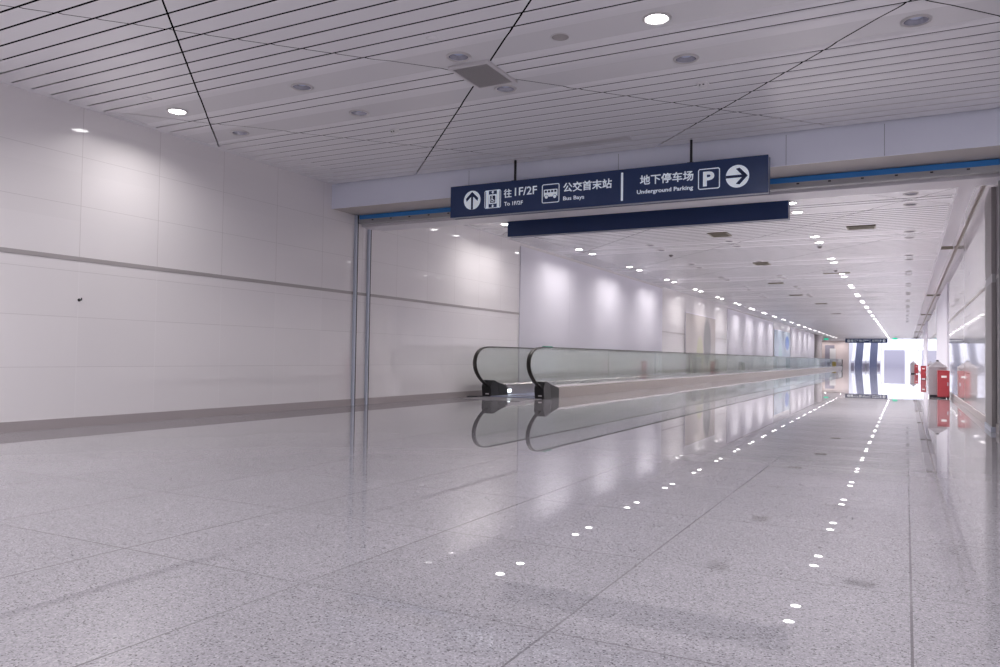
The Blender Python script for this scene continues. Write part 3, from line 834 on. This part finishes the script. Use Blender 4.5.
for xc, nm in ((XN, 'near'), (XF, 'far')):
    g = G(); sweep(g, full, xc, HP); hr = wp(g, 'handrail', M['rubber'], label='black rubber handrail')
    if nm == 'near':
        g = G(); g.box((xc - 0.039, 13.30, 0.972), (xc + 0.0395, 13.62, 0.993), 0, 0.004); wp(g, 'direction_sticker', M['sticker'], hr, 'small green sticker')
    # glass panes, 3.4 m each, the end panes with the round nose
    seams = [13.15 + 3.74 * i for i in range(0, 21)]; seams[-1] = WY0 + WY1 - 13.15
    for i in range(len(seams) - 1):
        a, b = seams[i] + (0.006 if i else 0), seams[i+1] - (0.006 if i < len(seams) - 2 else 0)
        poly = []
        if i == 0: poly = [(max(y, 12.66) + 0.0, z) for y, z in [(p[0] + 0.004, p[1]) for p in near_end[2:-1]]] + [(b, 0.953), (b, 0.21), (13.2, 0.21)]
        elif i == len(seams) - 2: poly = [(a, 0.21), (a, 0.953)] + [(WY0 + WY1 - y - 0.004, z) for y, z in reversed(near_end[2:-1])] + [(WY0 + WY1 - 13.2, 0.21)]
        else: poly = [(a, 0.21), (b, 0.21), (b, 0.953), (a, 0.953)]
        g = G(); g.prism(poly, 0, xc - 0.005, xc + 0.005); wp(g, 'glass_panel', M['glass'], label='clear greenish glass pane')
    # decking: outer skirt, bright top, inner skirt
    out = 0.085 if nm == 'near' else -0.085
    lo, hi = min(xc + out, xc - out), max(xc + out, xc - out)
    g = G()
    prof = [(lo, 0.0), (hi, 0.0), (hi, 0.175), (hi - 0.01, 0.185), (lo + 0.01, 0.235 if nm == 'near' else 0.185), (lo, 0.225 if nm == 'near' else 0.175)]
    if nm == 'far': prof = [(lo, 0.0), (hi, 0.0), (hi, 0.225), (hi - 0.01, 0.235), (lo + 0.01, 0.185), (lo, 0.175)]
    g.prism(prof, 1, 13.78, WY0 + WY1 - 13.78)
    # upper faces of the deck use the bright steel
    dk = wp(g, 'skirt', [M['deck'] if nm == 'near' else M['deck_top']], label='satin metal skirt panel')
    g = G(); g.box((xc - 0.02, 13.4, 0.20), (xc + 0.02, WY0 + WY1 - 13.4, 0.245), 0, 0.004); wp(g, 'glass_channel', M['deck_top'], dk)
    # newel bases at both ends
    for end in (0, 1):
        g = G()
        side = [(13.13, 0.0), (13.82, 0.0), (13.82, 0.19), (13.42, 0.275), (13.24, 0.325), (13.16, 0.32), (13.10, 0.20)]
        if end: side = [(WY0 + WY1 - y, z) for y, z in side]
        g.prism(side, 0, lo - 0.012, hi + 0.012, 0)
        nb = wp(g, 'newel_base', M['newel'], label='black plastic newel base')
        g = G()
        cheek = [(13.46, 0.012), (13.81, 0.012), (13.81, 0.185), (13.40, 0.27)]
        if end: cheek = [(WY0 + WY1 - y, z) for y, z in cheek]
        for q in (lo - 0.016, hi + 0.012): g.prism(cheek, 0, q, q + 0.004)
        wp(g, 'cheek_plate', M['newel_side'], nb)
        if not end:
            g = G(); g.box((xc - 0.02, 13.112, 0.05), (xc + 0.05, 13.135, 0.072)); wp(g, 'badge', M['label_white'], nb, 'small pale badge')
g = G(); g.box((XF + 0.09, 13.1, 0.0), (XN - 0.09, WY0 + WY1 - 13.1, 0.022)); wp(g, 'pallet_band', M['pallet'])
for end in (0, 1):
    g = G(); a, b = (12.2, 13.6) if not end else (WY0 + WY1 - 13.6, WY0 + WY1 - 12.2)
    g.box((XF - 0.05, a, 0.0), (XN + 0.05, b, 0.008)); fp = wp(g, 'floor_plate', M['plate'])
    g = G()
    for i in range(40): x = XF + 0.13 + i * 0.020; g.box((x, (13.5 if not end else WY0 + WY1 - 13.62), 0.022), (x + 0.009, (13.62 if not end else WY0 + WY1 - 13.5), 0.032))
    wp(g, 'comb', M['deck_top'], fp)
g = G(); g.box((-7.50, 12.93, 0.0), (-7.36, 13.16, 0.010)); g.box((-7.35, 13.16, 0.0), (-7.28, 13.24, 0.010)); wp(g, 'floor_slot', M['slot'], label='thin black slots in the floor')
g = G(); g.box((XF + 0.084, 13.85, 0.07), (XF + 0.098, 13.98, 0.125), 0, 0.003); wp(g, 'skirt_light', M['led'], label='small glowing white skirt light')

# ------------------------------------------------------------------ panels on the left passage wall
def board(y0, y1, z1, x, label, side=1, group='blank white wall boards'):
    t = thing('wall_board', label, 'board', (x, (y0 + y1) / 2, 0), group)
    h = (y1 - y0) / 2; s = side
    g = G(); a, b = sorted((0.0, s * 0.020)); g.box((a, -h, 0.10), (b, h, z1)); g.build('backing', M['board_edge'], t)
    n = max(1, round((y1 - y0) / 2.8)); 
    for i in range(n):
        u, v = -h + 2*h*i/n + 0.0015, -h + 2*h*(i+1)/n - 0.0015
        a, b = sorted((s * 0.020, s * 0.026)); g = G(); g.box((a, u, 0.102), (b, v, z1 - 0.002)); g.build('sheet', M['board'], t)
    return t
board(15.25, 26.45, 3.23, XL, 'large blank white board on left wall, nearest the walkway entrance')
board(37.6, 51.9, 3.20, XL, 'blank white board on left wall, second from the walkway entrance')
board(60.2, 76.8, 3.20, XL, 'blank white board at the far end of the left wall')
board(22.3, 29.9, 2.80, XR, 'blank white board on right wall above the red extinguisher box', -1)
board(44.0, 52.0, 2.85, XR, 'narrow-looking blank white board far along the right wall', -1)
def poster(y0, y1, z1, m, label):
    t = thing('poster_panel', label, 'poster', (XL + 0.025, (y0 + y1) / 2, 0))
    h = (y1 - y0) / 2
    g = G(); g.box((0, -h, 0.0), (0.012, h, z1), 0, 0.003); g.build('light_box', M['board_edge'], t)
    g = G(); g.box((0.012, -h + 0.03, 0.12), (0.015, h - 0.03, z1 - 0.03)); g.build('printed_sheet', M[m], t)
poster(29.6, 34.9, 2.60, 'poster1', 'pale poster panel with a grey upright shape on left wall between white boards')
poster(52.2, 60.0, 2.80, 'poster2', 'distant bluish poster panel on left wall between two white boards')
# small bracket on the hall wall
t = thing('wall_hook', 'tiny dark hook on the left hall wall below the metal strip', 'hook', (XL, 5.023, 1.308))
g = G(); g.lathe([(0.016, 0), (0.016, 0.006)], n=14, cap0=True, cap1=True); o = g.build('rosette', M['black_metal'], t); o.rotation_euler = (0, PI/2, 0)
g = G(); g.box((0.004, -0.006, -0.006), (0.045, 0.006, 0.006), 0, 0.002); g.box((0.037, -0.006, -0.006), (0.045, 0.006, 0.022), 0, 0.002); g.build('peg', M['black_metal'], t)
# objects standing between walkway and left wall
t = thing('display_cabinet', 'white upright display cabinet between far part of walkway and left wall', 'cabinet', (-7.375, 54.5, 0))
g = G(); g.box((-0.07, -1.6, 0.08), (0.07, 1.6, 0.98), 0, 0.01); g.build('body', M['bluewhite'], t)
g = G(); g.box((-0.06, -1.5, 0), (0.06, 1.5, 0.08)); g.build('plinth', M['door_grey'], t)
g = G(); g.box((0.07, -1.5, 0.14), (0.075, 1.5, 0.92)); g.build('front_panel', M['board'], t)
def litter_box(x, y, label, h=0.62):
    t = thing('litter_bin', label, 'bin', (x, y, 0), 'grey bins behind the walkway glass')
    g = G(); g.box((-0.08, -0.45, 0.04), (0.08, 0.45, h), 0, 0.012); g.build('body', M['grey_metal'], t)
    g = G(); g.box((-0.09, -0.47, h), (0.09, 0.47, h + 0.03), 0, 0.006); g.build('lid', M['steel_dark'], t)
    g = G(); g.box((-0.07, -0.42, 0.0), (0.07, 0.42, 0.04)); g.build('foot', M['slot'], t)
litter_box(-7.37, 40.4, 'low grey bin seen through the walkway glass in front of second white board')
litter_box(-7.37, 30.9, 'tall grey bin seen through the walkway glass below the pale poster', 0.84)

# ------------------------------------------------------------------ bins and extinguisher boxes along the right wall
def dustbin(x, y, label):
    t = thing('dustbin', label, 'bin', (x, y, 0), 'steel dustbins along the right wall')
    g = G(); w, d = 0.185, 0.19
    g.box((-w, -d, 0.05), (w, d, 0.66), 0, 0.014); g.build('body', M['bin_steel'], t)
    g = G(); g.box((-w + 0.02, -d + 0.02, 0), (w - 0.02, d - 0.02, 0.05)); g.build('foot', M['slot'], t)
    g = G(); g.box((-w - 0.006, -d - 0.006, 0.655), (w + 0.006, d + 0.006, 0.70), 0, 0.006)
    e = [(-w, -d, 0.70), (w, -d, 0.70), (w, d, 0.70), (-w, d, 0.70)]; top = [(-0.02, -0.02, 0.825), (0.02, -0.02, 0.825), (0.02, 0.02, 0.825), (-0.02, 0.02, 0.825)]
    g.ring([e, top], 0, False, False, True); lid = g.build('lid', M['bin_steel'], t)
    g = G(); g.lathe([(0.015, 0.80), (0.028, 0.812), (0.032, 0.828), (0.026, 0.846), (0.010, 0.852)], n=16, cap0=True, cap1=True); g.build('knob', M['slot'], lid)['label'] = 'black round knob'
def fire_box(x, y, label):
    t = thing('extinguisher_box', label, 'extinguisher box', (x, y, 0), 'red fire extinguisher boxes along the right wall')
    g = G(); g.box((-0.115, -0.15, 0.03), (0.115, 0.15, 0.60), 0, 0.008); g.build('body', M['red'], t)
    g = G(); g.box((-0.10, -0.156, 0.05), (0.10, -0.149, 0.58), 0, 0.003); d = g.build('door', M['red'], t)
    g = G(); g.box((-0.045, -0.159, 0.46), (0.055, -0.1555, 0.505)); g.build('label_plate', M['label_white'], d)['label'] = 'white label'
    g = G(); g.box((0.072, -0.172, 0.28), (0.086, -0.156, 0.36), 0, 0.003); g.build('handle', M['steel'], d)
    g = G()
    for sx in (-1, 1):
        for sy in (-1, 1): g.box((sx*0.09 - 0.015, sy*0.12 - 0.015, 0), (sx*0.09 + 0.015, sy*0.12 + 0.015, 0.03))
    g.build('feet', M['slot'], t)
    g = G(); g.box((-0.12, -0.158, 0.598), (0.12, 0.155, 0.618), 0, 0.006); g.build('lid', M['red'], t)
dustbin(0.635, 20.35, 'large grey steel dustbin with pointed lid and black knob, nearest on the right')
fire_box(0.735, 19.85, 'red extinguisher box standing before the nearest steel dustbin by right wall')
fire_box(0.72, 41.6, 'red extinguisher box standing alone by right wall, second one along')
dustbin(0.42, 58.6, 'small distant steel dustbin by right wall beside a red box')
fire_box(0.60, 58.0, 'farthest red extinguisher box, beside the distant steel dustbin')

# ------------------------------------------------------------------ far end: side recess, beige wall, escalator hall
g = G(); g.box((-15, 76.8, 0), (XL - 0.25, 77.0, 3.6)); struct(g.build('wall_recess_near', M['plaster']))
g = G(); g.box((-15.2, 77, 0), (-15, 106, 3.6)); struct(g.build('wall_recess_left', M['plaster']))
g = G(); g.box((-15, 106, 0), (-6.35, 106.2, 9.0)); struct(g.build('wall_beige', M['beige']))
g = G(); g.box((-15, 77, ZC), (XL, Y_END, ZC + 0.1)); g.box((-15, Y_END, ZC), (-6.35, 106, ZC + 0.1)); struct(g.build('ceiling', M['slat']))
g = G(); g.box((-6.35, Y_END, ZC), (XR + 0.3, Y_END + 0.2, 9.0)); struct(g.build('wall_over_passage', M['plaster']))
g = G(); g.box((-6.55, 106.2, 0), (-6.35, 137, 9.0)); g.box((-6.55, Y_END + 0.2, ZC + 0.1), (-6.35, 106.2, 9.0)); struct(g.build('wall_hall_left', M['esc_white']))
g = G(); g.box((XR + 0.25, 112, 0), (XR + 0.5, 137, 9.0)); g.box((XR, Y_END, 3.6), (XR + 0.25, 112, 9.0)); struct(g.build('wall_hall_far_right', M['esc_white']))
g = G(); g.box((-6.55, Y_END, 9.0), (XR + 0.5, 137.2, 9.2)); struct(g.build('ceiling_escalator_hall', M['plaster']))
# glazed end of the escalator hall
g = G(); g.box((-6.4, 136.6, 0.0), (XR + 0.25, 136.8, 9.0)); struct(g.build('window_1', M['daylight']))
g = G()
for i in range(6): x = -6.3 + i * 1.45; g.box((x - 0.02, 136.52, 0), (x + 0.02, 136.6, 9.0))
for z in (2.6, 5.0, 7.2): g.box((-6.35, 136.52, z - 0.02), (XR + 0.25, 136.6, z + 0.02))
struct(g.build('window_1_mullions', M['sign_side']))
g = G(); g.box((-2.95, 129.8, 0), (-0.15, 130.1, 2.52)); struct(g.build('wall_stone_screen', M['far_grey']))
# round white column, door, hanging banner, yellow floor stand in the recess
g = G(); g.lathe([(0.37, 0), (0.37, ZC)], (-7.75, 82.5, 0), 28); struct(g.build('column', M['tan']))
t = thing('service_door', 'distant grey service door in the beige end wall', 'door', (-8.55, 106, 0))
g = G(); g.box((-0.55, -0.06, 0), (-0.48, 0, 2.75)); g.box((0.48, -0.06, 0), (0.55, 0, 2.75)); g.box((-0.48, -0.06, 2.68), (0.48, 0, 2.75)); g.build('frame', M['door_grey'], t)
g = G(); g.box((-0.48, -0.04, 0.01), (0.48, -0.005, 2.68)); dl = g.build('door_leaf', M['door_grey'], t)
g = G(); g.box((0.36, -0.10, 1.0), (0.40, -0.04, 1.14), 0, 0.004); g.build('handle', M['steel'], dl)
t = thing('upright_banner', 'tall white upright banner before the distant grey door', 'banner', (-8.15, 105.3, 0))
g = G(); g.box((-0.34, -0.02, 0.06), (0.34, 0.02, 2.32), 0, 0.004); g.build('panel', M['label_white'], t)
g = G(); g.box((-0.36, -0.14, 0), (0.36, 0.14, 0.06), 0, 0.01); g.build('base', M['steel_dark'], t)
t = thing('wet_floor_stand', 'small yellow floor stand in front of the white upright banner', 'floor stand', (-7.62, 100.5, 0))
g = G()
for s in (-1, 1): g.prism([(s*0.30, 0.0), (s*0.27, 0.0), (s*0.0, 0.68), (s*0.03, 0.68)][::s], 0, -0.22, 0.22)
g.build('boards', M['yellow'], t)
g = G(); g.box((-0.08, -0.035, 0.66), (0.08, 0.035, 0.70), 0, 0.006); g.build('handle', M['yellow'], t)
t = thing('wall_speaker', 'small dark speaker on the wall corner at the end of the white boards', 'speaker', (-7.72, 77.04, 1.86))
g = G(); g.box((-0.14, 0, -0.13), (0.14, 0.16, 0.13), 0, 0.01); g.build('body', M['slot'], t)
def exit_sign(x, y, z, label):
    t = thing('exit_sign', label, 'sign', (x, y, z), 'green exit signs')
    g = G(); g.box((-0.22, -0.02, -0.09), (0.22, 0.02, 0.09), 0, 0.005); g.build('lit_panel', M['exit_green'], t)
    g = G(); g.box((-0.012, -0.01, 0.09), (0.012, 0.01, ZC - z + 0.01)); g.build('hanger', M['steel_dark'], t)
exit_sign(-7.45, 88, 3.06, 'tiny green exit sign hanging left of the distant direction sign')
exit_sign(-1.0, 88, 3.12, 'tiny green exit sign hanging right of the distant direction sign')

def escalator(x0, x1, y0, label, rise=5.4):
    t = thing('escalator', label, 'escalator', ((x0 + x1) / 2, y0, 0), 'escalators at the end of the passage')
    w = (x1 - x0) / 2; run = rise / math.tan(math.radians(30))
    g = G(); n = int(rise / 0.2); pts = [(0.0, 0.0), (0.0, 0.03), (1.1, 0.03)]
    for i in range(n):
        pts += [(1.1 + run*i/n, 0.03 + rise*(i+1)/n), (1.1 + run*(i+1)/n, 0.03 + rise*(i+1)/n)]
    for i in range(len(pts) - 1):
        a, b = pts[i], pts[i+1]
        g.face([(-w, a[0], a[1]), (w, a[0], a[1]), (w, b[0], b[1]), (-w, b[0], b[1])])
    g.build('steps', M['pallet'], t)
    for s in (-1, 1):
        xa, xb = sorted((s*w, s*(w + 0.38)))
        g = G(); poly = [(0.3, 0), (1.3, 0), (1.1 + run, rise), (1.1 + run, rise + 1.0), (1.0, 1.02), (0.45, 1.0), (0.25, 0.8)]
        g.prism(poly, 0, xa, xb); b = g.build('balustrade', M['esc_white'], t)
        g = G(); g.prism([(0.15, 0.0), (1.0, 0.0), (1.0, 0.55), (0.30, 0.60), (0.15, 0.45)], 0, xa + 0.03, xb - 0.03); g.build('newel_base', M['door_grey'], b)
        g = G(); g.prism([(0.5, 1.0), (1.0, 1.02), (1.1 + run, rise + 1.0), (1.1 + run, rise + 1.05), (1.0, 1.07), (0.5, 1.05)], 0, (xa + xb)/2 - 0.04, (xa + xb)/2 + 0.04); g.build('handrail', M['board_edge'], b)
escalator(-5.95, -5.02, 110.0, 'left one of two distant escalators climbing at the end of the passage')
escalator(-4.22, -3.30, 110.0, 'right one of two distant escalators climbing at the end of the passage')

# ------------------------------------------------------------------ light in the far hall: daylight falling from its roof
L = bpy.data.lights.new('roof_daylight', 'AREA'); L.shape = 'RECTANGLE'; L.size = 6.5; L.size_y = 36; L.energy = 1700; L.color = (0.93, 0.95, 1.0)
o = bpy.data.objects.new('roof_daylight', L); COL.objects.link(o); o.location = (-2.8, 116.5, 8.9)
for x, y in ((-11.0, 86), (-10.5, 97), (-9.0, 104.9), (-7.2, 104.9)):  # unseen lamps without fixtures, added to brighten the recess and beige wall
    lamp('recess_fill_light', (x, y, ZC - 0.03), 34, 178, WARM)

w = bpy.data.worlds.new('World'); S.world = w; w.use_nodes = True
w.node_tree.nodes['Background'].inputs[0].default_value = (0.8, 0.85, 1.0, 1); w.node_tree.nodes['Background'].inputs[1].default_value = 0.05

# ------------------------------------------------------------------ camera
f, yaw, pit, rol = 772.98, 0.483967, 0.028621, 0.0150818
cy, sy = math.cos(yaw), math.sin(yaw); cp, sp = math.cos(pit), math.sin(pit); cr, sr = math.cos(rol), math.sin(rol)
R = (Matrix(((cy, -sy, 0), (sy, cy, 0), (0, 0, 1))) @ Matrix(((1, 0, 0), (0, cp, -sp), (0, sp, cp)))
     @ Matrix(((1, 0, 0), (0, 0, -1), (0, 1, 0))) @ Matrix(((cr, -sr, 0), (sr, cr, 0), (0, 0, 1))))
cam = bpy.data.cameras.new('camera'); cam.sensor_width = 36; cam.lens = f / 1000 * 36; cam.clip_end = 400
co = bpy.data.objects.new('camera', cam); COL.objects.link(co)
co.matrix_world = Matrix.Translation((0, 0, CAM_H)) @ R.to_4x4()
S.camera = co

vs = S.view_settings
S.display_settings.display_device = 'sRGB'
vs.view_transform = 'Standard'; vs.look = 'None'; vs.gamma = 1.0; vs.use_curve_mapping = False
vs.exposure = 0.0
S.cycles.use_denoising = True
S.cycles.max_bounces = 14; S.cycles.diffuse_bounces = 6; S.cycles.glossy_bounces = 6; S.cycles.transparent_max_bounces = 64
S.cycles.caustics_reflective = False; S.cycles.sample_clamp_indirect = 8
